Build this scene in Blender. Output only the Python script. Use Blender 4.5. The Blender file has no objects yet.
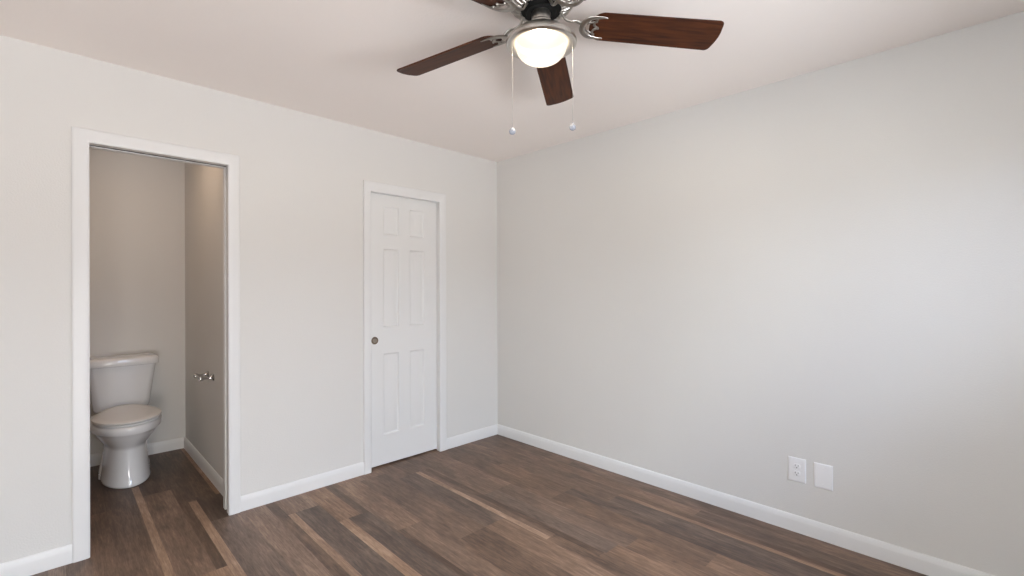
import bpy, bmesh, math, random
from mathutils import Vector, Matrix

scene = bpy.context.scene
COL = scene.collection
PI = math.pi

# ------------------------------------------------------------------ camera
CAM = Vector((-2.834, -3.070, 1.3085))
YAW, ROLL, FPX = 0.7936, -0.0022, 464.67
u = Vector((math.cos(YAW), math.sin(YAW), 0))
r0 = Vector((math.sin(YAW), -math.cos(YAW), 0))
up0 = Vector((0, 0, 1))
r = r0 * math.cos(ROLL) + up0 * math.sin(ROLL)
up = up0 * math.cos(ROLL) - r0 * math.sin(ROLL)
cd = bpy.data.cameras.new('camera')
cd.sensor_fit = 'HORIZONTAL'
cd.sensor_width = 36.0
cd.lens = FPX / 1024 * 36.0
cd.clip_start = 0.02
cam = bpy.data.objects.new('camera', cd)
m = Matrix((r, up, -u)).transposed().to_4x4()
m.translation = CAM
cam.matrix_world = m
COL.objects.link(cam)
scene.camera = cam

# ------------------------------------------------------------------ world, daylight, added fill lamps, exposure
world = bpy.data.worlds.new('world')
scene.world = world
world.use_nodes = True
bg = world.node_tree.nodes['Background']
bg.inputs[0].default_value = (0.80, 0.90, 1.0, 1)
bg.inputs[1].default_value = 0.3

WIN_X = (-2.45, -0.75)      # window in the wall behind the camera
WIN_Z = (0.75, 2.08)
FRONT_Y = -4.45
LEFT_X = -3.75


def area(name, loc, rot, sx, sy, power, color):
    d = bpy.data.lights.new(name, 'AREA')
    d.shape = 'RECTANGLE'
    d.size, d.size_y = sx, sy
    d.energy = power
    d.color = color
    o = bpy.data.objects.new(name, d)
    o.location = loc
    o.rotation_euler = rot
    COL.objects.link(o)
    return o


MIDX = (WIN_X[0] + WIN_X[1]) / 2
# sky light falling in from above, then lamps added as fill from the left and upward onto the ceiling
area('sky_front', (MIDX, FRONT_Y - 0.8, 2.6), (PI / 2 - 0.7, 0, 0), 2.4, 1.2, 594, (0.60, 0.73, 1.0))
area('fill_rear_left', (-3.15, FRONT_Y - 0.8, 2.6), (PI / 2 - 0.7, 0, 0), 1.5, 1.2, 420, (1.0, 1.0, 0.86))  # lamp outside the added tall opening, fills the left of the room
area('fill_left', (LEFT_X - 0.30, -3.15, 1.10), (PI / 2, 0, -PI / 2), 1.8, 1.3, 44, (0.93, 0.97, 1.0))  # lamp outside the added side window, brightens the right wall
area('ceiling_fill_front', (MIDX, FRONT_Y - 0.75, 0.55), (PI / 2 + 0.75, 0, 0), 2.4, 1.0, 230, (0.91, 0.94, 1.0))  # added upward lamp that brightens the ceiling, in place of ground bounce
area('ceiling_fill_left', (-3.15, FRONT_Y - 0.9, 0.10), (PI / 2 + 0.7, 0, 0), 1.6, 1.2, 258, (1.0, 0.93, 0.91))  # second added upward lamp, lifts the ceiling on the left
area('bathroom_fill', (-2.60, 0.62, 2.42), (0, 0, 0), 0.5, 0.5, 3.9, (1.0, 0.735, 0.53))  # added warm fill without a fixture, brightens the bathroom walls
BULB = 41
BULB_COL = (1.0, 0.88, 0.70)
LAMP_EMIT = 1.3

vs = scene.view_settings
scene.display_settings.display_device = 'sRGB'
vs.view_transform = 'Standard'
vs.look = 'None'
vs.gamma = 1
vs.use_curve_mapping = False
vs.exposure = 0.0
scene.cycles.max_bounces = 14
scene.cycles.diffuse_bounces = 8
scene.cycles.sample_clamp_indirect = 6.0


# ------------------------------------------------------------------ materials
def mat(name, color, rough=0.5, metal=0.0, spec=0.5, bump=None, var=None, emit=None, coat=0.0):
    """bump=(scale, strength, distance); var=(scale, amount): procedural tone variation."""
    mt = bpy.data.materials.new(name)
    mt.use_nodes = True
    nt = mt.node_tree
    b = nt.nodes['Principled BSDF']
    b.inputs['Base Color'].default_value = (*color, 1)
    b.inputs['Roughness'].default_value = rough
    b.inputs['Metallic'].default_value = metal
    b.inputs['Specular IOR Level'].default_value = spec
    b.inputs['Coat Weight'].default_value = coat
    tc = nt.nodes.new('ShaderNodeTexCoord')
    if bump:
        n = nt.nodes.new('ShaderNodeTexNoise')
        n.inputs['Scale'].default_value = bump[0]
        n.inputs['Detail'].default_value = 3
        nt.links.new(tc.outputs['Object'], n.inputs['Vector'])
        bp = nt.nodes.new('ShaderNodeBump')
        bp.inputs['Strength'].default_value = bump[1]
        bp.inputs['Distance'].default_value = bump[2]
        nt.links.new(n.outputs[0], bp.inputs['Height'])
        nt.links.new(bp.outputs[0], b.inputs['Normal'])
    if var:
        n = nt.nodes.new('ShaderNodeTexNoise')
        n.inputs['Scale'].default_value = var[0]
        n.inputs['Detail'].default_value = 4
        nt.links.new(tc.outputs['Object'], n.inputs['Vector'])
        rp = nt.nodes.new('ShaderNodeValToRGB')
        a = var[1]
        rp.color_ramp.elements[0].color = (*[c * (1 - a) for c in color], 1)
        rp.color_ramp.elements[1].color = (*[min(1, c * (1 + a)) for c in color], 1)
        nt.links.new(n.outputs[0], rp.inputs[0])
        nt.links.new(rp.outputs[0], b.inputs['Base Color'])
    if emit:
        b.inputs['Emission Color'].default_value = (*emit[0], 1)
        b.inputs['Emission Strength'].default_value = emit[1]
    return mt


M_WALL = mat('wall_paint', (0.70, 0.69, 0.67), 0.8, spec=0.25, bump=(150, 0.22, 0.004), var=(3, 0.012))
M_CEIL = mat('ceiling_paint', (0.90, 0.845, 0.81), 0.9, spec=0.15, bump=(90, 0.2, 0.004), var=(2, 0.01))
M_TRIM = mat('trim_paint', (0.75, 0.75, 0.748), 0.4, spec=0.4, var=(8, 0.008))
M_DOOR = mat('door_paint', (0.755, 0.755, 0.75), 0.42, spec=0.4, var=(8, 0.008))
M_PORC = mat('porcelain', (0.75, 0.748, 0.748), 0.12, spec=0.5, coat=0.4, var=(5, 0.01))
M_SEAT = mat('seat_plastic', (0.72, 0.69, 0.66), 0.22, spec=0.5, var=(6, 0.01))
M_NICK = mat('brushed_nickel', (0.60, 0.57, 0.53), 0.28, metal=1.0, bump=(300, 0.05, 0.001))
M_DNICK = mat('antique_nickel', (0.40, 0.375, 0.345), 0.33, metal=1.0, var=(40, 0.35))
M_BRONZE = mat('aged_bronze', (0.20, 0.155, 0.115), 0.45, metal=1.0, var=(60, 0.3))
M_CUP = mat('worn_bronze', (0.30, 0.255, 0.21), 0.5, metal=0.5, var=(90, 0.35))
M_CHROME = mat('chrome', (0.55, 0.55, 0.56), 0.14, metal=1.0, var=(30, 0.02))
M_BLACK = mat('black_metal', (0.006, 0.006, 0.006), 0.6, spec=0.15, var=(30, 0.2))
M_PLATE = mat('plate_plastic', (0.84, 0.84, 0.85), 0.3, spec=0.5, var=(30, 0.005))
M_SLOT = mat('dark_slot', (0.05, 0.05, 0.05), 0.6, var=(30, 0.1))
M_CHAIN = mat('chain_metal', (0.34, 0.33, 0.31), 0.6, metal=0.0, var=(200, 0.1))
M_BOWL = mat('frosted_glass', (0.03, 0.03, 0.03), 0.5, spec=0.1, emit=((1.0, 0.79, 0.66), LAMP_EMIT), var=(5, 0.01))
_nt = M_BOWL.node_tree
_tr = _nt.nodes.new('ShaderNodeBsdfTranslucent')
_tr.inputs[0].default_value = (0.010, 0.010, 0.010, 1)
_ad = _nt.nodes.new('ShaderNodeMixShader')
_ad.inputs[0].default_value = 0.6
_nt.links.new(_nt.nodes['Principled BSDF'].outputs[0], _ad.inputs[1])
_nt.links.new(_tr.outputs[0], _ad.inputs[2])
_tp = _nt.nodes.new('ShaderNodeBsdfTransparent')
_tp.inputs[0].default_value = (1, 0.95, 0.88, 1)
_m2 = _nt.nodes.new('ShaderNodeMixShader')
_m2.inputs[0].default_value = 0.3
_nt.links.new(_ad.outputs[0], _m2.inputs[1])
_nt.links.new(_tp.outputs[0], _m2.inputs[2])
_nt.links.new(_m2.outputs[0], _nt.nodes['Material Output'].inputs[0])


def blade_mat():
    mt = mat('walnut_blade', (0.09, 0.03, 0.015), 0.5, spec=0.22)
    nt = mt.node_tree
    b = nt.nodes['Principled BSDF']
    tc = nt.nodes.new('ShaderNodeTexCoord')
    mp = nt.nodes.new('ShaderNodeMapping')
    mp.inputs['Scale'].default_value = (4, 45, 10)
    n = nt.nodes.new('ShaderNodeTexNoise')
    n.inputs['Scale'].default_value = 1.6
    n.inputs['Detail'].default_value = 6
    n.inputs['Distortion'].default_value = 0.6
    rp = nt.nodes.new('ShaderNodeValToRGB')
    rp.color_ramp.elements[0].position = 0.3
    rp.color_ramp.elements[0].color = (0.026, 0.0075, 0.0035, 1)
    rp.color_ramp.elements[1].position = 0.75
    rp.color_ramp.elements[1].color = (0.098, 0.028, 0.008, 1)
    nt.links.new(tc.outputs['Object'], mp.inputs[0])
    nt.links.new(mp.outputs[0], n.inputs['Vector'])
    nt.links.new(n.outputs[0], rp.inputs[0])
    nt.links.new(rp.outputs[0], b.inputs['Base Color'])
    return mt


M_BLADE = blade_mat()


def clear_mat(name, tint=(1, 1, 1), rough=0.0):
    mt = bpy.data.materials.new(name)
    mt.use_nodes = True
    nt = mt.node_tree
    nt.nodes.remove(nt.nodes['Principled BSDF'])
    out = nt.nodes['Material Output']
    t = nt.nodes.new('ShaderNodeBsdfTransparent')
    t.inputs[0].default_value = (*tint, 1)
    g = nt.nodes.new('ShaderNodeBsdfGlossy')
    g.inputs['Roughness'].default_value = rough
    f = nt.nodes.new('ShaderNodeFresnel')
    f.inputs[0].default_value = 1.45
    mx = nt.nodes.new('ShaderNodeMixShader')
    nt.links.new(f.outputs[0], mx.inputs[0])
    nt.links.new(t.outputs[0], mx.inputs[1])
    nt.links.new(g.outputs[0], mx.inputs[2])
    nt.links.new(mx.outputs[0], out.inputs[0])
    return mt


M_PANE = clear_mat('window_glass', (0.97, 0.98, 0.98))
M_FOB = mat('acrylic_fob', (0.34, 0.36, 0.42), 0.12, spec=0.5, var=(60, 0.5))


def floor_mat():
    mt = mat('vinyl_plank', (0.2, 0.15, 0.11), 0.42, spec=0.3)
    nt = mt.node_tree
    b = nt.nodes['Principled BSDF']
    L = nt.links.new
    at = nt.nodes.new('ShaderNodeAttribute')
    at.attribute_name = 'plank'
    sp = nt.nodes.new('ShaderNodeSeparateColor')
    L(at.outputs['Color'], sp.inputs[0])
    tc = nt.nodes.new('ShaderNodeTexCoord')

    def math_(op, a, bb=None):
        n = nt.nodes.new('ShaderNodeMath')
        n.operation = op
        for i, v in enumerate((a, bb)):
            if v is None:
                continue
            if hasattr(v, 'links'):
                L(v, n.inputs[i])
            else:
                n.inputs[i].default_value = v
        return n.outputs[0]

    off = nt.nodes.new('ShaderNodeCombineXYZ')
    L(math_('MULTIPLY', sp.outputs[2], 37.0), off.inputs[0])
    L(math_('MULTIPLY', sp.outputs[2], 91.0), off.inputs[1])
    add = nt.nodes.new('ShaderNodeVectorMath')
    add.operation = 'ADD'
    L(tc.outputs['Object'], add.inputs[0])
    L(off.outputs[0], add.inputs[1])

    def noise(scale, detail, distort, sc):
        mp = nt.nodes.new('ShaderNodeMapping')
        mp.inputs['Scale'].default_value = scale
        L(add.outputs[0], mp.inputs[0])
        n = nt.nodes.new('ShaderNodeTexNoise')
        n.inputs['Scale'].default_value = sc
        n.inputs['Detail'].default_value = detail
        n.inputs['Roughness'].default_value = 0.6
        n.inputs['Distortion'].default_value = distort
        L(mp.outputs[0], n.inputs['Vector'])
        return n.outputs[0]
    broad = noise((5.5, 1.3, 1), 3, 0.8, 1.5)       # cloudy figure
    grain = noise((40, 2.2, 1), 5, 0.5, 2.0)        # long grain
    fine = noise((180, 9, 1), 3, 0.0, 1.5)          # pores
    t = math_('ADD', sp.outputs[0], math_('MULTIPLY', math_('SUBTRACT', broad, 0.5), 0.75))
    t = math_('ADD', t, math_('MULTIPLY', math_('SUBTRACT', grain, 0.5), 0.62))
    t = math_('ADD', t, math_('MULTIPLY', math_('SUBTRACT', fine, 0.5), 0.5))
    speck = noise((70, 16, 1), 4, 0.9, 1.0)
    t = math_('ADD', t, math_('MULTIPLY', math_('SUBTRACT', speck, 0.5), 0.4))
    rp = nt.nodes.new('ShaderNodeValToRGB')
    cr = rp.color_ramp
    cr.elements[0].position = 0.0
    cr.elements[0].color = (0.055, 0.036, 0.026, 1)
    cr.elements[1].position = 1.0
    cr.elements[1].color = (0.47, 0.345, 0.26, 1)
    for p, c in ((0.3, (0.105, 0.071, 0.053)), (0.55, (0.195, 0.130, 0.095)), (0.8, (0.32, 0.222, 0.162))):
        e = cr.elements.new(p)
        e.color = (*c, 1)
    L(t, rp.inputs[0])
    hs = nt.nodes.new('ShaderNodeHueSaturation')
    L(rp.outputs[0], hs.inputs['Color'])
    L(math_('ADD', 0.85, math_('MULTIPLY', sp.outputs[1], 0.5)), hs.inputs['Saturation'])
    L(hs.outputs[0], b.inputs['Base Color'])
    bp = nt.nodes.new('ShaderNodeBump')
    bp.inputs['Strength'].default_value = 0.12
    bp.inputs['Distance'].default_value = 0.002
    L(grain, bp.inputs['Height'])
    L(bp.outputs[0], b.inputs['Normal'])
    return mt


M_FLOOR = floor_mat()


# ------------------------------------------------------------------ helpers
def box(bm, a, b):
    x0, x1 = sorted((a[0], b[0])); y0, y1 = sorted((a[1], b[1])); z0, z1 = sorted((a[2], b[2]))
    v = [bm.verts.new(p) for p in ((x0, y0, z0), (x1, y0, z0), (x1, y1, z0), (x0, y1, z0),
                                   (x0, y0, z1), (x1, y0, z1), (x1, y1, z1), (x0, y1, z1))]
    fs = [bm.faces.new([v[i] for i in q]) for q in ((0, 3, 2, 1), (4, 5, 6, 7), (0, 1, 5, 4), (1, 2, 6, 5), (2, 3, 7, 6), (3, 0, 4, 7))]
    return v, fs


def bevel(bm, w, seg=2, edges=None):
    bmesh.ops.bevel(bm, geom=edges or bm.edges[:], offset=w, segments=seg, profile=0.6, affect='EDGES', clamp_overlap=True)


def build(name, bm, material, parent=None, smooth=True, loc=None, recalc=True, angle=35):
    if recalc:
        bmesh.ops.recalc_face_normals(bm, faces=bm.faces[:])
    me = bpy.data.meshes.new(name)
    bm.to_mesh(me)
    bm.free()
    for mm in (material if isinstance(material, (list, tuple)) else [material]):
        me.materials.append(mm)
    o = bpy.data.objects.new(name, me)
    COL.objects.link(o)
    if parent:
        o.parent = parent
    if loc:
        o.location = loc
    if smooth:
        me.shade_smooth()
        me.set_sharp_from_angle(angle=math.radians(angle))
    return o


def tag(o, label, cat, group=None, kind=None):
    o['label'] = label
    o['category'] = cat
    if group:
        o['group'] = group
    if kind:
        o['kind'] = kind
    return o


def struct(name, bm, material, label, cat, parent=None, smooth=False):
    o = build(name, bm, material, parent, smooth)
    return tag(o, label, cat, kind='structure')


def empty(name, loc, label, cat, group=None):
    o = bpy.data.objects.new(name, None)
    o.empty_display_size = 0.1
    o.location = loc
    COL.objects.link(o)
    return tag(o, label, cat, group)


def lathe(bm, prof, n=48, center=(0, 0, 0), matrix=None):
    """prof: list of (radius, z) revolved about z."""
    rings = []
    M = matrix or Matrix.Translation(center)
    for rad, z in prof:
        if rad < 1e-6:
            rings.append([bm.verts.new(M @ Vector((0, 0, z)))])
        else:
            rings.append([bm.verts.new(M @ Vector((rad * math.cos(2 * PI * k / n), rad * math.sin(2 * PI * k / n), z))) for k in range(n)])
    for a, b in zip(rings, rings[1:]):
        for k in range(n):
            k2 = (k + 1) % n
            if len(a) == 1 and len(b) == 1:
                continue
            if len(a) == 1:
                bm.faces.new((a[0], b[k], b[k2]))
            elif len(b) == 1:
                bm.faces.new((a[k], b[0], a[k2]))
            else:
                bm.faces.new((a[k], b[k], b[k2], a[k2]))


def tube(bm, pts, radii, n=10, flat=1.0, upv=Vector((0, 0, 1))):
    """A tapered bar through pts; flat scales the section along its second axis."""
    pts = [Vector(p) for p in pts]
    if not isinstance(radii, (list, tuple)):
        radii = [radii] * len(pts)
    rings = []
    for i, p in enumerate(pts):
        d = (pts[min(i + 1, len(pts) - 1)] - pts[max(i - 1, 0)]).normalized()
        s = d.cross(upv)
        if s.length < 1e-4:
            s = d.cross(Vector((0, 1, 0)))
        s.normalize()
        t = s.cross(d).normalized()
        rings.append([bm.verts.new(p + (s * math.cos(2 * PI * k / n) + t * flat * math.sin(2 * PI * k / n)) * radii[i]) for k in range(n)])
    for a, b in zip(rings, rings[1:]):
        for k in range(n):
            bm.faces.new((a[k], a[(k + 1) % n], b[(k + 1) % n], b[k]))
    bm.faces.new(rings[0][::-1])
    bm.faces.new(rings[-1])


def spline(ctrl, n=6):
    """Catmull-Rom through control points."""
    c = [Vector(p) for p in ctrl]
    c = [c[0] * 2 - c[1]] + c + [c[-1] * 2 - c[-2]]
    out = []
    for i in range(1, len(c) - 2):
        for k in range(n):
            t = k / n
            p0, p1, p2, p3 = c[i - 1:i + 3]
            out.append(0.5 * ((2 * p1) + (p2 - p0) * t + (2 * p0 - 5 * p1 + 4 * p2 - p3) * t * t + (3 * p1 - p0 - 3 * p2 + p3) * t ** 3))
    out.append(c[-2])
    return out


def loft(bm, rings, cap0=True, cap1=True):
    vr = [[bm.verts.new(p) for p in rg] for rg in rings]
    n = len(vr[0])
    for a, b in zip(vr, vr[1:]):
        for k in range(n):
            bm.faces.new((a[k], a[(k + 1) % n], b[(k + 1) % n], b[k]))
    if cap0:
        bm.faces.new(vr[0][::-1])
    if cap1:
        bm.faces.new(vr[-1])
    return vr


def extrude_profile(bm, prof, A, B, out, upv=Vector((0, 0, 1))):
    """Sweep a closed profile of (offset along out, offset along up) from A to B."""
    A, B = Vector(A), Vector(B)
    out = Vector(out)
    loft(bm, [[A + out * p + upv * q for p, q in prof], [B + out * p + upv * q for p, q in prof]])


# ------------------------------------------------------------------ room shell
H = 2.44
WT = 0.12                       # thickness of the wall with the doorways
D1 = (-2.713, -2.121, 2.022)    # bathroom doorway: left, right, top
D2 = (-1.230, -0.638, 1.998)    # narrow door
WCB, WCR = 1.555, -2.068        # bathroom back wall and right wall
WCL = -3.75

# floor: every plank a face of one mesh, its tone, warmth and grain offset stored per plank
random.seed(7)
FAR, NEAR = WCB + 0.02, FRONT_Y - 0.02
planks = []


def col(x0, x1, *segs):
    """segs: (y_far, y_near, tone, warmth)"""
    planks.extend((x0, x1, *s) for s in segs)


def rnd_col(x0, x1):
    y = FAR
    y -= random.uniform(0.2, 1.2)
    prev = FAR
    while True:
        y = max(y, NEAR)
        planks.append((x0, x1, prev, y, random.choice((0.3, 0.4, 0.45, 0.5, 0.6)), random.random()))
        if y <= NEAR:
            break
        prev, y = y, y - 1.22


x = LEFT_X - 0.02
for wd in (0.18, 0.14, 0.04, 0.18, 0.14, 0.05, 0.18):
    rnd_col(x, min(x + wd, -2.80))
    x += wd
    if x >= -2.80:
        break
if x < -2.80:
    rnd_col(x, -2.80)
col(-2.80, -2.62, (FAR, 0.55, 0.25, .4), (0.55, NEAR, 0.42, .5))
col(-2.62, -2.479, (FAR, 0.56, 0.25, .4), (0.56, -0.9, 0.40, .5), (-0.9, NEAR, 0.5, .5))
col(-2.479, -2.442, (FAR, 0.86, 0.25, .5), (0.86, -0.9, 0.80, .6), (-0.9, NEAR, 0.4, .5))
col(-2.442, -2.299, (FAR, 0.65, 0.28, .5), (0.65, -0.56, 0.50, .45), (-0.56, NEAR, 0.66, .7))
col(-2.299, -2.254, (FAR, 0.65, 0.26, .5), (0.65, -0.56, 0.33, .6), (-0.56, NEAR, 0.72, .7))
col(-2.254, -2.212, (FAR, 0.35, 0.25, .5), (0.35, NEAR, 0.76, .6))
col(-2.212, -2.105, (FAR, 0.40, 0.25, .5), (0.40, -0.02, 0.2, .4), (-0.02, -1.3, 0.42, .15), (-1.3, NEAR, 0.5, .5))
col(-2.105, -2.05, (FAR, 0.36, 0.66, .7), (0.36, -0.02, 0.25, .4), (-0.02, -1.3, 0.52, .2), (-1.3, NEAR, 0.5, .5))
col(-2.05, -1.93, (FAR, 0.0, 0.4, .5), (0.0, -1.3, 0.60, .35), (-1.3, NEAR, 0.5, .5))
col(-1.93, -1.877, (FAR, 0.0, 0.4, .5), (0.0, -1.4, 0.36, .5), (-1.4, NEAR, 0.6, .5))
col(-1.877, -1.838, (FAR, -0.25, 0.50, .5), (-0.25, -1.4, 0.76, .6), (-1.4, NEAR, 0.4, .5))
col(-1.838, -1.70, (FAR, -0.25, 0.60, .4), (-0.25, -1.45, 0.34, .15), (-1.45, NEAR, 0.55, .5))
col(-1.70, -1.645, (FAR, -0.53, 0.66, .7), (-0.53, -1.75, 0.74, .7), (-1.75, NEAR, 0.4, .5))
col(-1.645, -1.57, (FAR, -0.53, 0.66, .7), (-0.53, -1.75, 0.28, .3), (-1.75, NEAR, 0.5, .5))
col(-1.57, -1.523, (FAR, -0.54, 0.38, .5), (-0.54, -1.75, 0.30, .2), (-1.75, NEAR, 0.5, .5))
col(-1.523, -1.49, (FAR, -0.85, 0.57, .5), (-0.85, NEAR, 0.32, .6))
col(-1.49, -1.36, (FAR, -0.85, 0.60, .6), (-0.85, NEAR, 0.50, .5))
col(-1.36, -1.155, (FAR, -0.10, 0.50, .5), (-0.10, -1.15, 0.46, .5), (-1.15, NEAR, 0.38, .6))
col(-1.155, -1.013, (FAR, -0.25, 0.42, .5), (-0.25, -1.15, 0.38, .3), (-1.15, -2.4, 0.60, .6), (-2.4, NEAR, 0.4, .5))
col(-1.013, -0.978, (FAR, -0.24, 0.40, .5), (-0.24, -1.47, 0.78, .6), (-1.47, NEAR, 0.42, .6))
col(-0.978, -0.94, (FAR, -0.24, 0.40, .5), (-0.24, -1.47, 0.46, .5), (-1.47, -2.4, 0.32, .6), (-2.4, NEAR, 0.5, .5))
col(-0.94, -0.90, (FAR, -0.24, 0.38, .5), (-0.24, -1.75, 0.30, .6), (-1.75, NEAR, 0.48, .6))
col(-0.90, -0.79, (FAR, -0.85, 0.46, .5), (-0.85, -1.76, 0.44, .2), (-1.76, NEAR, 0.52, .7))
col(-0.79, -0.66, (FAR, -0.85, 0.55, .5), (-0.85, -1.80, 0.46, .4), (-1.80, NEAR, 0.56, .7))
col(-0.66, -0.51, (FAR, -1.18, 0.45, .6), (-1.18, -2.15, 0.42, .6), (-2.15, NEAR, 0.58, .7))
col(-0.51, -0.43, (FAR, -0.55, 0.42, .5), (-0.55, -1.18, 0.50, .6), (-1.18, NEAR, 0.30, .3))
col(-0.43, -0.31, (FAR, -1.45, 0.48, .5), (-1.45, NEAR, 0.38, .2))
col(-0.31, -0.275, (FAR, -1.45, 0.44, .5), (-1.45, NEAR, 0.70, .7))
col(-0.275, -0.235, (FAR, -1.45, 0.42, .5), (-1.45, NEAR, 0.34, .7))
col(-0.235, -0.13, (FAR, -0.7, 0.45, .5), (-0.7, -1.9, 0.52, .6), (-1.9, NEAR, 0.40, .4))
col(-0.13, 0.0, (FAR, -0.9, 0.40, .5), (-0.9, NEAR, 0.46, .4))

bm = bmesh.new()
lay = bm.loops.layers.float_color.new('plank')
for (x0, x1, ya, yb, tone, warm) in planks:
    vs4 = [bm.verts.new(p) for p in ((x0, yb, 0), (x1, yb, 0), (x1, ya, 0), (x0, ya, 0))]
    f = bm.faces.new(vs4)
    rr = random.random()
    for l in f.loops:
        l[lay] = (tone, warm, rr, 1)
# solid body under the planks
X0, X1, Y0, Y1 = LEFT_X - 0.12, 0.12, FRONT_Y - 0.12, WCB + 0.12
vv, ff = box(bm, (X0, Y0, -0.12), (X1, Y1, -0.001))
for f in ff:
    for l in f.loops:
        l[lay] = (0.4, 0.5, 0.5, 1)
struct('floor', bm, M_FLOOR, 'brown wood plank floor running into the bathroom', 'floor')

bm = bmesh.new()
box(bm, (X0, Y0, H), (X1, Y1, H + 0.1))
struct('ceiling', bm, M_CEIL, 'flat off-white ceiling that the fan hangs from', 'ceiling')

# wall with the two doorways
bm = bmesh.new()
P = 0.016                        # room for the jambs
for xa, xb, za, zb in ((LEFT_X, D1[0] - P, 0, H), (D1[0] - P, D1[1] + P, D1[2] + P, H), (D1[1] + P, D2[0] - P, 0, H),
                       (D2[0] - P, D2[1] + P, D2[2] + P, H), (D2[1] + P, 0, 0, H)):
    box(bm, (xa, 0, za), (xb, WT, zb))
struct('wall_back', bm, M_WALL, 'pale greige wall with the bathroom doorway and narrow white door', 'wall')

bm = bmesh.new()
box(bm, (0, Y0, 0), (0.12, Y1, H))
struct('wall_right', bm, M_WALL, 'plain pale greige wall on the right with the two plates', 'wall')
bm = bmesh.new()
WLY = (-4.0, -2.3)  # side opening added, kept low for light on the right wall
box(bm, (X0, Y0, 0), (LEFT_X, WLY[0], H)); box(bm, (X0, WLY[1], 0), (LEFT_X, Y1, H))
box(bm, (X0, WLY[0], 0), (LEFT_X, WLY[1], 0.45)); box(bm, (X0, WLY[0], 1.75), (LEFT_X, WLY[1], H))
struct('wall_left', bm, M_WALL, 'greige side wall left of the camera with an added window opening', 'wall')
bm = bmesh.new()
DX = (-3.60, -2.70)  # tall opening added to let fill light in from the left
box(bm, (LEFT_X, Y0, 0), (DX[0], FRONT_Y, H)); box(bm, (DX[1], Y0, 0), (WIN_X[0], FRONT_Y, H)); box(bm, (DX[0], Y0, 2.06), (DX[1], FRONT_Y, H)); box(bm, (WIN_X[1], Y0, 0), (0, FRONT_Y, H))
box(bm, (WIN_X[0], Y0, 0), (WIN_X[1], FRONT_Y, WIN_Z[0])); box(bm, (WIN_X[0], Y0, WIN_Z[1]), (WIN_X[1], FRONT_Y, H))
struct('wall_front', bm, M_WALL, 'greige wall with a wide window behind the camera', 'wall')
bm = bmesh.new()
box(bm, (LEFT_X, WCB, 0), (0, Y1, H))
struct('wall_bathroom_back', bm, M_WALL, 'greige bathroom wall behind the toilet', 'wall')
bm = bmesh.new()
box(bm, (WCR, WT, 0), (WCR + 0.1, WCB, H))
struct('wall_bathroom_right', bm, M_WALL, 'greige bathroom side wall with the paper holder', 'wall')


# baseboards
BB = [(0, 0), (0.0135, 0), (0.0135, 0.058), (0.0125, 0.064), (0.0095, 0.075), (0.007, 0.084), (0.004, 0.087), (0, 0.087)]


def board(name, runs, label):
    b = bmesh.new()
    for A, B, out in runs:
        extrude_profile(b, BB, A, B, out)
    return struct(name, b, M_TRIM, label, 'baseboard', smooth=True)


board('baseboard_back', [((LEFT_X, 0, 0), (D1[0] - 0.064, 0, 0), (0, -1, 0)), ((D1[1] + 0.056, 0, 0), (D2[0] - 0.056, 0, 0), (0, -1, 0)),
                         ((D2[1] + 0.062, 0, 0), (0, 0, 0), (0, -1, 0))], 'white baseboard along the wall with the two doorways')
board('baseboard_right', [((0, FRONT_Y, 0), (0, 0, 0), (-1, 0, 0))], 'long white baseboard under the two wall plates')
board('baseboard_bathroom_back', [((LEFT_X, WCB, 0), (WCR, WCB, 0), (0, -1, 0))], 'white baseboard behind the toilet')
board('baseboard_bathroom_right', [((WCR, WT, 0), (WCR, WCB, 0), (-1, 0, 0))], 'white baseboard on the bathroom wall below the paper holder')
board('baseboard_left', [((LEFT_X, FRONT_Y, 0), (LEFT_X, 0, 0), (1, 0, 0))], 'white baseboard on the side wall left of the camera')
board('baseboard_front', [((LEFT_X, FRONT_Y, 0), (DX[0], FRONT_Y, 0), (0, 1, 0)), ((DX[1], FRONT_Y, 0), (0, FRONT_Y, 0), (0, 1, 0))], 'white baseboard below the window behind the camera')


# casings (mitred) and jambs
def casing(name, xl, xr, zt, wl, wr, wt, label):
    b = bmesh.new()
    prof = [(0, 0), (0, 0.011), (0.04, 0.014), (0.12, 0.0165), (0.25, 0.018), (0.85, 0.018), (0.95, 0.0165), (1, 0.013), (1, 0)]
    rings = []
    for corner in range(4):
        rg = []
        for s, t in prof:
            if corner == 0:
                p = (xl - s * wl, -t, 0)
            elif corner == 1:
                p = (xl - s * wl, -t, zt + s * wt)
            elif corner == 2:
                p = (xr + s * wr, -t, zt + s * wt)
            else:
                p = (xr + s * wr, -t, 0)
            rg.append(p)
        rings.append(rg)
    loft(b, rings)
    return struct(name, b, M_TRIM, label, 'door casing', smooth=True)


casing('trim_1', D1[0], D1[1], D1[2], 0.064, 0.060, 0.064, 'white casing around the open bathroom doorway')
casing('trim_2', D2[0], D2[1], D2[2], 0.056, 0.064, 0.072, 'white casing around the narrow panelled door')

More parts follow.
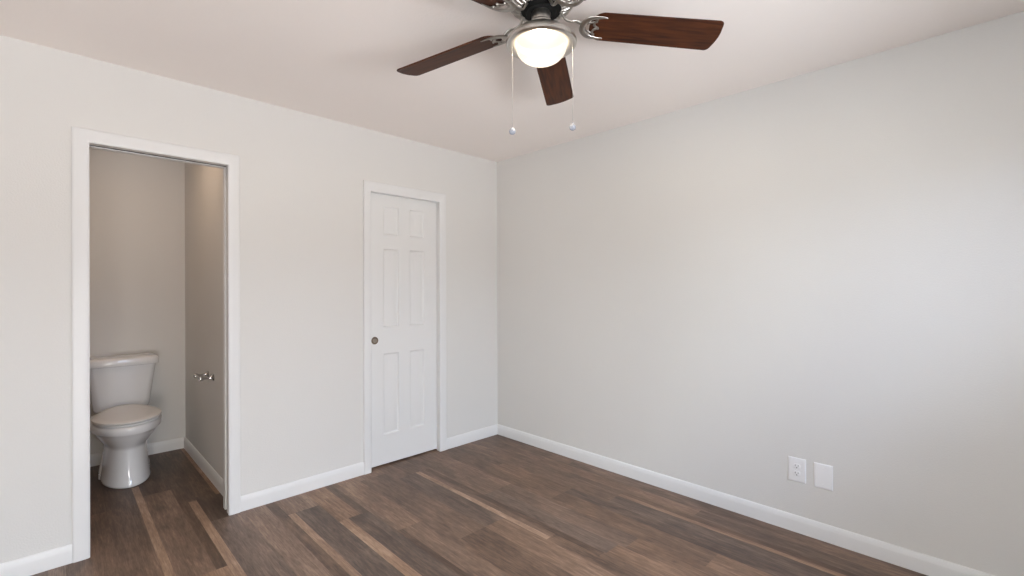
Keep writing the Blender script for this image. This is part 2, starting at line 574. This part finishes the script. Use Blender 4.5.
RV = 0.0025
bm = bmesh.new()
for yy0, yy1 in ((-0.001, 0.042), (0.082, WT + 0.001)):       # split jambs with a pocket slot between them
    box(bm, (D1[0] - P, yy0, 0), (D1[0] - RV, yy1, D1[2] + P)); box(bm, (D1[1] + RV, yy0, 0), (D1[1] + P, yy1, D1[2] + P))
    box(bm, (D1[0] - RV, yy0, D1[2] + RV), (D1[1] + RV, yy1, D1[2] + P))
box(bm, (D1[1] + 0.012, 0.042, 0), (D1[1] + P, 0.082, D1[2] + P)); box(bm, (D1[0] - P, 0.042, 0), (D1[0] - 0.012, 0.082, D1[2] + P))
struct('trim_3', bm, M_TRIM, 'white split jamb lining the bathroom doorway', 'door jamb')
bm = bmesh.new()
for yy0, yy1 in ((-0.001, 0.034), (0.078, WT + 0.001)):
    box(bm, (D2[0] - P, yy0, 0), (D2[0] - RV, yy1, D2[2] + P)); box(bm, (D2[1] + RV, yy0, 0), (D2[1] + P, yy1, D2[2] + P))
    box(bm, (D2[0] - RV, yy0, D2[2] + RV), (D2[1] + RV, yy1, D2[2] + P))
box(bm, (D2[1] + 0.0125, 0.034, 0), (D2[1] + P, 0.078, D2[2] + P))
struct('trim_4', bm, M_TRIM, 'white jamb lining the narrow panelled door', 'door jamb')
bm = bmesh.new()
box(bm, (D1[0] - 0.011, 0.046, D1[2] + 0.006), (D1[1] + 0.011, 0.078, D1[2] + 0.0155))
struct('trim_5', bm, M_SLOT, 'dark sliding track in the head of the bathroom doorway', 'door track')


# six-panel door slab
def door_slab():
    b = bmesh.new()
    x0, x1, z0, z1, yf, yb = -1.242, -0.627, 0.012, 2.010, 0.038, 0.073
    xs = [x0, -1.107, -0.978, -0.883, -0.750, x1]
    zs = [z0, 0.227, 0.826, 1.022, 1.600, 1.705, 1.913, z1]
    cells = {(1, 1), (3, 1), (1, 3), (3, 3), (1, 5), (3, 5)}
    V = {}

    def vt(xx, yy, zz):
        k = (round(xx, 5), round(yy, 5), round(zz, 5))
        if k not in V:
            V[k] = b.verts.new((xx, yy, zz))
        return V[k]
    steps = [(0, 0), (0.004, 0.006), (0.010, 0.010), (0.017, 0.010), (0.036, 0.002), (0.040, 0.0015)]
    for i in range(5):
        for j in range(7):
            a0, a1, c0, c1 = xs[i], xs[i + 1], zs[j], zs[j + 1]
            if (i, j) not in cells:
                b.faces.new((vt(a0, yf, c0), vt(a1, yf, c0), vt(a1, yf, c1), vt(a0, yf, c1)))
                continue
            rg = []
            for ins, dep in steps:
                rg.append([vt(a0 + ins, yf + dep, c0 + ins), vt(a1 - ins, yf + dep, c0 + ins), vt(a1 - ins, yf + dep, c1 - ins), vt(a0 + ins, yf + dep, c1 - ins)])
            for p, q in zip(rg, rg[1:]):
                for k in range(4):
                    b.faces.new((p[k], p[(k + 1) % 4], q[(k + 1) % 4], q[k]))
            b.faces.new(rg[-1])
    # back and edges
    b.faces.new((vt(x0, yb, z0), vt(x0, yb, z1), vt(x1, yb, z1), vt(x1, yb, z0)))
    b.faces.new([vt(xx, yf, z0) for xx in xs] + [vt(x1, yb, z0), vt(x0, yb, z0)])
    b.faces.new([vt(xx, yf, z1) for xx in xs[::-1]] + [vt(x0, yb, z1), vt(x1, yb, z1)])
    b.faces.new([vt(x0, yf, zz) for zz in zs[::-1]] + [vt(x0, yb, z0), vt(x0, yb, z1)])
    b.faces.new([vt(x1, yf, zz) for zz in zs] + [vt(x1, yb, z1), vt(x1, yb, z0)])
    return b


door = struct('door_1', door_slab(), M_DOOR, 'narrow white six-panel sliding door between the doorway and the corner', 'door', smooth=True)
bm = bmesh.new()
Mx = Matrix.Translation((-1.177, 0.038, 0.928)) @ Matrix.Rotation(PI / 2, 4, 'X')
lathe(bm, [(0.0165, 0.0006), (0.0180, 0.0008), (0.0195, 0.0012), (0.0205, 0.0025), (0.0225, 0.0035), (0.0265, 0.0025), (0.0275, 0.0)], 32, matrix=Mx)
fp = build('flush_pull', bm, M_BRONZE, door)
fp['label'] = 'round bronze flush pull'
bm = bmesh.new()
lathe(bm, [(0.0, 0.0004), (0.012, 0.0005), (0.0155, 0.0009), (0.0168, 0.0014)], 32, matrix=Mx)
build('cup', bm, M_CUP, fp)

# windows outside the frame; the tall opening and side window are added for their light
def window(name, a0, a1, z0, z1, axis, w, label):
    """axis 'y': window in a wall of constant y = w (outer side negative); 'x' likewise."""
    b = bmesh.new()
    g = bmesh.new()

    def bx(bmx, s0, s1, d0, d1, h0, h1):
        if axis == 'y':
            box(bmx, (s0, w + d0, h0), (s1, w + d1, h1))
        else:
            box(bmx, (w + d0, s0, h0), (w + d1, s1, h1))
    f = 0.045
    bx(b, a0, a1, -0.10, -0.04, z0, z0 + f); bx(b, a0, a1, -0.10, -0.04, z1 - f, z1)
    bx(b, a0, a0 + f, -0.10, -0.04, z0 + f, z1 - f); bx(b, a1 - f, a1, -0.10, -0.04, z0 + f, z1 - f)
    mid = (a0 + a1) / 2
    bx(b, mid - 0.025, mid + 0.025, -0.095, -0.045, z0 + f, z1 - f)
    o = struct(name, b, M_TRIM, label, 'window')
    bx(g, a0 + f, mid - 0.025, -0.073, -0.069, z0 + f, z1 - f)
    bx(g, mid + 0.025, a1 - f, -0.073, -0.069, z0 + f, z1 - f)
    build('pane', g, M_PANE, o, smooth=False)
    return o


window('window_1', WIN_X[0], WIN_X[1], WIN_Z[0], WIN_Z[1], 'y', FRONT_Y, 'wide sliding window behind the camera')
window('added_window_3', DX[0], DX[1], 0.0, 2.06, 'y', FRONT_Y, 'added unseen glazed opening behind the camera, lets in fill from the left')
window('added_window_2', WLY[0], WLY[1], 0.45, 1.75, 'x', LEFT_X, 'added unseen window in the side wall, set low to light the right wall')


# ------------------------------------------------------------------ ceiling fan
FX, FY = -1.5415, -1.9138
fan = empty('ceiling_fan', (FX, FY, H), 'five-blade brushed nickel ceiling fan with walnut blades and lit bowl', 'ceiling fan')


def fz(z):
    return z - H


# canopy and bell above the flutes
bm = bmesh.new()
lathe(bm, [(0, fz(H)), (0.105, fz(H)), (0.112, fz(2.432)), (0.112, fz(2.420)), (0.125, fz(2.412)), (0.135, fz(2.400)), (0.135, fz(2.390)), (0.120, fz(2.384)), (0, fz(2.384))], 64)
build('motor_housing', bm, M_NICK, fan)
# fluted skirt: a cone whose radius ripples into vanes
bm = bmesh.new()
N = 30
rings = []
for rad, z, amp in ((0.100, 2.386, 0.0), (0.124, 2.385, 0.006), (0.128, 2.375, 0.012), (0.120, 2.360, 0.016), (0.106, 2.346, 0.016), (0.090, 2.338, 0.011), (0.078, 2.338, 0.004), (0.074, 2.345, 0.0)):
    rg = []
    for k in range(N * 8):
        a = 2 * PI * k / (N * 8)
        w = abs(math.sin(a * N / 2)) ** 0.6
        rg.append((math.cos(a) * (rad - amp * (1 - w)), math.sin(a) * (rad - amp * (1 - w)), fz(z) + amp * 0.9 * (1 - w)))
    rings.append(rg)
loft(bm, rings)
build('fluted_skirt', bm, M_DNICK, fan, angle=50)
bm = bmesh.new()
lathe(bm, [(0, fz(2.37)), (0.076, fz(2.37)), (0.076, fz(2.342)), (0.072, fz(2.336)), (0.058, fz(2.336)), (0.055, fz(2.332)), (0, fz(2.332))], 48)
fw = build('flywheel', bm, M_BLACK, fan)
fw['label'] = 'black flywheel under the motor'
bm = bmesh.new()
lathe(bm, [(0, fz(2.333)), (0.034, fz(2.333)), (0.036, fz(2.328)), (0.036, fz(2.300)), (0.044, fz(2.292)), (0.044, fz(2.270)), (0, fz(2.270))], 40)
build('switch_housing', bm, M_NICK, fan)
# light pan with rolled rim
bm = bmesh.new()
lathe(bm, [(0, fz(2.282)), (0.045, fz(2.282)), (0.070, fz(2.272)), (0.098, fz(2.254)), (0.118, fz(2.238)), (0.128, fz(2.228)), (0.132, fz(2.219)),
           (0.130, fz(2.211)), (0.123, fz(2.207)), (0.112, fz(2.208)), (0.100, fz(2.213)), (0.096, fz(2.218)), (0.094, fz(2.240)), (0, fz(2.246))], 72)
build('light_pan', bm, M_NICK, fan)
bm = bmesh.new()
prof = [(0.0925, fz(2.238)), (0.0935, fz(2.205))]
for k in range(1, 15):
    a = PI / 2 * k / 14
    prof.append((0.0935 * math.cos(a) ** 0.9 if k < 14 else 0.0, fz(2.205) - 0.060 * math.sin(a)))
lathe(bm, prof, 64)
bd = bpy.data.lights.new('fan_bulb', 'POINT')
bd.energy = BULB
bd.color = BULB_COL
bd.shadow_soft_size = 0.02
bl_o = bpy.data.objects.new('fan_bulb', bd)
bl_o.location = (FX, FY, 2.205)
COL.objects.link(bl_o)
bo = build('glass_bowl', bm, M_BOWL, fan)
bo['label'] = 'frosted glass light bowl, lit'

# one blade with its iron, pointing along +x; pitched about x
PITCH = math.radians(13.5)
R_IN, R_OUT, HWD = 0.182, 0.680, 0.071


def blade_bm():
    b = bmesh.new()
    out = []
    # outline counter-clockwise: tip with rounded corners, root with a full round
    rc = 0.016
    tipx = R_OUT
    hw_t, hw_r = HWD, 0.064
    pts = []
    for k in range(7):
        a = -PI / 2 + PI / 2 * k / 6
        pts.append((tipx - 0.009 - rc + rc * math.cos(a), -hw_t + rc + rc * math.sin(a)))
    pts.append((tipx - 0.002, -0.02)); pts.append((tipx, 0)); pts.append((tipx - 0.002, 0.02))
    for k in range(7):
        a = PI / 2 * k / 6
        pts.append((tipx - 0.009 - rc + rc * math.cos(a), hw_t - rc + rc * math.sin(a)))
    for k in range(13):
        a = PI / 2 + PI * k / 12
        pts.append((R_IN + 0.045 + 0.045 * math.cos(a), hw_r * math.sin(a)))
    n = len(pts)
    lo = [b.verts.new((x_, y_, -0.003)) for x_, y_ in pts]
    hi = [b.verts.new((x_, y_, 0.003)) for x_, y_ in pts]
    b.faces.new(lo[::-1]); b.faces.new(hi)
    for k in range(n):
        b.faces.new((lo[k], lo[(k + 1) % n], hi[(k + 1) % n], hi[k]))
    ed = [e for e in b.edges if abs(e.verts[0].co.z - e.verts[1].co.z) < 1e-6]
    bmesh.ops.bevel(b, geom=ed, offset=0.0012, segments=2, affect='EDGES')
    return b


def iron_bm(sgn=1):
    """Ornate cast iron: swan-neck arm, crescent under the blade root, brace and claw. In blade space (before pitch)."""
    b = bmesh.new()
    zc = -0.0068
    # crescent: tapered horns running out along the blade edges
    cres, rad = [], []
    for k in range(25):
        t = -1 + 2 * k / 24
        a = t * math.radians(98)
        cres.append((0.212 - 0.056 * math.cos(a) + max(0, abs(t) - 0.6) * 0.055, 0.052 * math.sin(a) * (1 - 0.06 * t * t), zc))
        rad.append(0.0105 * (1 - abs(t) ** 2.2) + 0.0022)
    tube(b, cres, rad, 10, 0.42)
    # inner brace in the shape of a curly bracket
    br = spline([(0.208, -0.040, zc), (0.197, -0.026, zc), (0.199, -0.010, zc), (0.212, 0.0, zc), (0.199, 0.010, zc), (0.197, 0.026, zc), (0.208, 0.040, zc)], 5)
    tube(b, br, [0.0028 + 0.002 * math.sin(PI * i / (len(br) - 1)) for i in range(len(br))], 8, 0.6)
    for s in (-1, 1):
        tube(b, spline([(0.160, 0.006 * s, zc), (0.178, 0.020 * s, zc), (0.197, 0.026 * s, zc)], 4), 0.0038, 8, 0.6)
    # mounting screws
    for sx, sy in ((0.203, -0.031), (0.203, 0.031), (0.213, 0.0)):
        lathe(b, [(0.0, zc - 0.005), (0.0035, zc - 0.0045), (0.0048, zc - 0.002), (0.0048, zc + 0.002)], 12, matrix=Matrix.Translation((sx, sy, 0)))
    return b


ROOT_Z, DROOP = 2.295, math.radians(2.9)
Mb = Matrix.Rotation(DROOP, 4, 'Y') @ Matrix.Rotation(-PITCH, 4, 'X')
blade_me = iron_me = arm_me = None
for i in range(5):
    ang = math.radians((33.5, 105.3, 177.0, 248.5, 318.8)[i])
    hub = Matrix.Translation((0, 0, fz(ROOT_Z) + 0.004)) @ Matrix.Rotation(ang, 4, 'Z')
    if i == 0:
        bl = build('blade', blade_bm(), M_BLADE, fan)
        ib = build('blade_iron', iron_bm(), M_DNICK, fan)
        # arm is a sub-part of the iron, modelled without pitch
        ab = bmesh.new()
        arm = spline([(0.046, 0, 0.049), (0.066, 0, 0.046), (0.080, 0, 0.030), (0.092, 0, 0.012), (0.112, 0, 0.006), (0.136, 0, 0.006), (0.158, 0, -0.008)], 6)
        tube(ab, arm, [0.010 - 0.0038 * math.sin(PI * k / (len(arm) - 1)) for k in range(len(arm))], 10, 0.62)
        lathe(ab, [(0, 0.042), (0.005, 0.042), (0.0062, 0.045), (0.0062, 0.053), (0, 0.053)], 14, matrix=Matrix.Translation((0.052, 0, 0)))
        ar = build('arm', ab, M_DNICK, ib)
    else:
        bl2 = bl.copy(); COL.objects.link(bl2); bl2.parent = fan
        ib2 = ib.copy(); COL.objects.link(ib2); ib2.parent = fan
        ar2 = ar.copy(); COL.objects.link(ar2); ar2.parent = ib2
    B_ = bl if i == 0 else bl2
    I_ = ib if i == 0 else ib2
    A_ = ar if i == 0 else ar2
    B_.matrix_local = hub @ Mb
    I_.matrix_local = hub @ Mb
    A_.matrix_local = Mb.inverted()

# pull chains with clear ball fobs
for off, zt, zb in ((-0.108, 2.21, 1.903), (0.117, 2.21, 1.918)):
    bm = bmesh.new()
    px, py = r0.x * off, r0.y * off
    z = zt
    tube(bm, [(px, py, fz(zt)), (px, py, fz(zb))], 0.0004, 6)
    while z > zb:
        bmesh.ops.create_icosphere(bm, subdivisions=1, radius=0.0008, matrix=Matrix.Translation((px, py, fz(z))))
        z -= 0.0045
    ch = build('pull_chain', bm, M_CHAIN, fan)
    fb = bmesh.new()
    lathe(fb, [(0, fz(zb) + 0.006), (0.002, fz(zb) + 0.006), (0.0028, fz(zb) + 0.001), (0.0078, fz(zb) - 0.002), (0.0116, fz(zb) - 0.008), (0.0124, fz(zb) - 0.0125),
               (0.0104, fz(zb) - 0.019), (0.005, fz(zb) - 0.0225), (0, fz(zb) - 0.0238)], 20, center=(px, py, 0))
    fo = build('fob', fb, M_FOB, ch)
    fo['label'] = 'clear ball fob'


# ------------------------------------------------------------------ toilet
TX = -2.482
toilet = empty('toilet', (TX, 1.15, 0), 'white two-piece toilet with closed lid inside the bathroom doorway', 'toilet')
TO = Vector((TX, 1.15, 0))


def egg(yf, yb, hw, z, split=0.52, n=56, pw=2.0, pb=2.8):
    """Elongated outline: elliptical front, squarer back."""
    yc = yf + (yb - yf) * split
    pts = []
    for k in range(n):
        a = 2 * PI * k / n
        c, s = math.cos(a), math.sin(a)
        p = pb if s > 0 else pw
        xx = hw * math.copysign(abs(c) ** (2 / p), c)
        ly = (yb - yc) if s > 0 else (yc - yf)
        yy = yc + ly * math.copysign(abs(s) ** (2 / p), s)
        pts.append(Vector((xx, yy - 1.15, z)))
    return pts


bm = bmesh.new()
loft(bm, [egg(*s) for s in ((0.872, 1.40, 0.128, 0.0), (0.863, 1.40, 0.134, 0.006), (0.863, 1.40, 0.134, 0.018), (0.870, 1.40, 0.131, 0.030), (0.878, 1.395, 0.127, 0.075),
                            (0.888, 1.39, 0.121, 0.14), (0.893, 1.385, 0.117, 0.20), (0.895, 1.385, 0.116, 0.238), (0.892, 1.39, 0.118, 0.252), (0.880, 1.40, 0.126, 0.266), (0.862, 1.42, 0.139, 0.285),
                            (0.838, 1.44, 0.156, 0.312), (0.818, 1.46, 0.170, 0.336), (0.808, 1.47, 0.178, 0.352), (0.800, 1.475, 0.191, 0.360), (0.795, 1.475, 0.196, 0.366), (0.794, 1.475, 0.198, 0.398), (0.799, 1.475, 0.194, 0.410),
                            (0.812, 1.47, 0.175, 0.415), (0.86, 1.45, 0.14, 0.416))])
# trapway bulges low on both sides at the back
for s in (-1, 1):
    pts = spline([(s * 0.075, 0.02, 0.24), (s * 0.090, 0.06, 0.17), (s * 0.097, 0.07, 0.10), (s * 0.103, 0.06, 0.05), (s * 0.103, 0.06, 0.0)], 5)
    tube(bm, pts, [0.028 + 0.012 * k / (len(pts) - 1) for k in range(len(pts))], 16)
build('bowl', bm, M_PORC, toilet, angle=60)
# seat ring
bm = bmesh.new()
loft(bm, [egg(*s, split=0.50) for s in ((0.815, 1.275, 0.170, 0.4165), (0.808, 1.28, 0.177, 0.419), (0.808, 1.28, 0.177, 0.427), (0.814, 1.275, 0.171, 0.430), (0.83, 1.26, 0.15, 0.430))])
build('seat', bm, M_PORC, toilet)


def lid_out(yf, yb, hw, z, n=56):
    pts = egg(yf, yb, hw, z, split=0.46, n=n, pb=2.2)
    out = []
    for p in pts:
        ty = max(0.0, (p.y + 1.15 - 1.02) / (yb - 1.02))
        out.append(Vector((p.x * (1 - 0.24 * ty), p.y, p.z + 0.022 * max(0.0, min(1.0, (p.y + 1.15 - 0.85) / 0.44)) * (1 if p.z > 0.44 else 0))))
    return out


bm = bmesh.new()
loft(bm, [lid_out(*s) for s in ((0.816, 1.290, 0.176, 0.4335), (0.806, 1.297, 0.185, 0.436), (0.806, 1.297, 0.185, 0.443), (0.813, 1.293, 0.179, 0.448), (0.85, 1.26, 0.14, 0.4515), (0.93, 1.18, 0.08, 0.4535), (1.0, 1.1, 0.02, 0.454))])
build('seat_lid', bm, M_SEAT, toilet, angle=50)
for s in (-1, 1):
    bm = bmesh.new()
    box(bm, (s * 0.075 - 0.022, 0.128, 0.416), (s * 0.075 + 0.022, 0.162, 0.446))
    bevel(bm, 0.006, 3)
    build('seat_hinge', bm, M_SEAT, toilet)


def tank_ring(hw, y0, y1, z, rc, bow):
    """Rounded rectangle with extra points on the front so that it can bow."""
    base = []
    n = 6
    for cx, cy, a0 in ((hw - rc, y1 - rc, 0), (-hw + rc, y1 - rc, PI / 2), (-hw + rc, y0 + rc, PI)):
        for k in range(n + 1):
            a = a0 + PI / 2 * k / n
            base.append((cx + rc * math.cos(a), cy + rc * math.sin(a)))
    for k in range(1, 12):
        base.append((-hw + rc + (2 * hw - 2 * rc) * k / 12, y0))
    for k in range(n + 1):
        a = 1.5 * PI + PI / 2 * k / n
        base.append((hw - rc + rc * math.cos(a), y0 + rc + rc * math.sin(a)))
    mid = (y0 + y1) / 2
    return [Vector((x_, y_ - (bow * (1 - (x_ / hw) ** 2) if y_ < mid else 0) - 1.15, z)) for x_, y_ in base]


bm = bmesh.new()
loft(bm, [tank_ring(*s) for s in ((0.140, 1.375, 1.50, 0.416, 0.03, 0.01), (0.152, 1.362, 1.51, 0.424, 0.04, 0.012), (0.160, 1.355, 1.52, 0.445, 0.045, 0.014), (0.166, 1.350, 1.525, 0.49, 0.045, 0.015),
                                  (0.180, 1.342, 1.535, 0.62, 0.04, 0.016), (0.196, 1.335, 1.54, 0.742, 0.035, 0.016), (0.196, 1.335, 1.54, 0.746, 0.035, 0.016))])
build('tank', bm, M_PORC, toilet, angle=50)
bm = bmesh.new()
loft(bm, [tank_ring(*s) for s in ((0.200, 1.328, 1.547, 0.7455, 0.03, 0.016), (0.210, 1.316, 1.551, 0.749, 0.032, 0.017), (0.213, 1.313, 1.552, 0.760, 0.032, 0.017), (0.213, 1.313, 1.552, 0.790, 0.032, 0.017),
                                  (0.209, 1.318, 1.551, 0.801, 0.032, 0.017), (0.199, 1.330, 1.545, 0.806, 0.03, 0.016), (0.15, 1.36, 1.515, 0.808, 0.03, 0.012))])
build('tank_lid', bm, M_PORC, toilet, angle=50)
bm = bmesh.new()
lathe(bm, [(0, 0.010), (0.009, 0.010), (0.011, 0.006), (0.011, -0.006)], 20, matrix=Matrix.Translation((-0.186, 1.36 - 1.15, 0.69)) @ Matrix.Rotation(-PI / 2, 4, 'Y'))
tube(bm, [(-0.196, 0.21, 0.69), (-0.197, 0.18, 0.688), (-0.196, 0.145, 0.682)], [0.005, 0.0048, 0.006], 10, 0.7)
build('flush_lever', bm, M_CHROME, toilet)
# ------------------------------------------------------------------ toilet paper holder (empty)
hold = empty('toilet_paper_holder', (WCR, 0.665, 0.708), 'empty chrome toilet paper holder on the bathroom side wall', 'toilet paper holder')
for yy in (-0.075, 0.075):
    bm = bmesh.new()
    Mp = Matrix.Translation((0, yy, 0)) @ Matrix.Rotation(-PI / 2, 4, 'Y')
    lathe(bm, [(0, 0), (0.024, 0), (0.025, 0.003), (0.022, 0.008), (0.012, 0.014), (0.0085, 0.024), (0.008, 0.052), (0.011, 0.060), (0.0155, 0.066), (0.0165, 0.074), (0.0145, 0.083), (0.008, 0.088), (0, 0.089)], 28, matrix=Mp)
    build('post', bm, M_CHROME, hold)
bm = bmesh.new()
lathe(bm, [(0, -0.066), (0.006, -0.066), (0.0065, -0.045), (0.0098, -0.042), (0.0098, 0.020), (0.0085, 0.022), (0.0085, 0.042), (0.006, 0.045), (0.006, 0.066), (0, 0.066)], 20,
      matrix=Matrix.Translation((-0.074, 0, 0)) @ Matrix.Rotation(PI / 2, 4, 'X'))
build('roller', bm, M_CHROME, hold)


# ------------------------------------------------------------------ wall plates
def plate(name, yc, zc, label, cat):
    b = bmesh.new()
    hw, hh = 0.0415, 0.0635
    loft(b, [[(0, yc + sy * (hw + g), zc + sz * (hh + g)) for sy, sz in ((-1, -1), (1, -1), (1, 1), (-1, 1))] if False else
             [(dx, yc + sy * (hw + g), zc + sz * (hh + g)) for sy, sz in ((-1, -1), (1, -1), (1, 1), (-1, 1))]
             for dx, g in ((0, 0), (-0.0025, 0), (-0.0045, -0.0015), (-0.0060, -0.0055), (-0.0063, -0.010))])
    return tag(build(name, b, M_PLATE, angle=25), label, cat)


def screw(parent, yc, zc):
    b = bmesh.new()
    lathe(b, [(0.0033, 0.0055), (0.0033, 0.0068), (0.0022, 0.0075), (0, 0.0076)], 16, matrix=Matrix.Translation((0, yc, zc)) @ Matrix.Rotation(-PI / 2, 4, 'Y'))
    build('screw', b, M_PLATE, parent)


PZ = 0.332
out = plate('outlet', -2.365, PZ, 'white duplex power outlet, nearer the corner of the two wall plates', 'power outlet')
for dz in (-0.0195, 0.0195):
    b = bmesh.new()
    pts = []
    for k in range(32):
        a = 2 * PI * k / 32
        pts.append((max(-0.0165, min(0.0165, 0.0178 * math.cos(a))), max(-0.0135, min(0.0135, 0.0165 * math.sin(a)))))
    loft(b, [[(-0.005, -2.365 + p, PZ + dz + q) for p, q in pts], [(-0.0082, -2.365 + p, PZ + dz + q) for p, q in pts], [(-0.0088, -2.365 + p * 0.94, PZ + dz + q * 0.94) for p, q in pts]])
    rc = build('receptacle', b, M_PLATE, out)
    b = bmesh.new()
    box(b, (-0.0086, -2.365 + 0.0055, PZ + dz + 0.000), (-0.0090, -2.365 + 0.0080, PZ + dz + 0.0085))
    box(b, (-0.0086, -2.365 - 0.0080, PZ + dz + 0.001), (-0.0090, -2.365 - 0.0055, PZ + dz + 0.0075))
    lathe(b, [(0, 0.0090), (0.0027, 0.0090), (0.0027, 0.0086), (0, 0.0086)], 16, matrix=Matrix.Translation((0, -2.365, PZ + dz - 0.0065)) @ Matrix.Rotation(-PI / 2, 4, 'Y'))
    sl = build('slots', b, M_SLOT, rc)
    sl['label'] = 'dark plug slots'
screw(out, -2.365, PZ)
bp = plate('blank_plate', -2.4845, PZ - 0.002, 'white blank cover plate beside the power outlet', 'wall plate')
for dz in (-0.042, 0.042):
    screw(bp, -2.4845, PZ - 0.002 + dz)
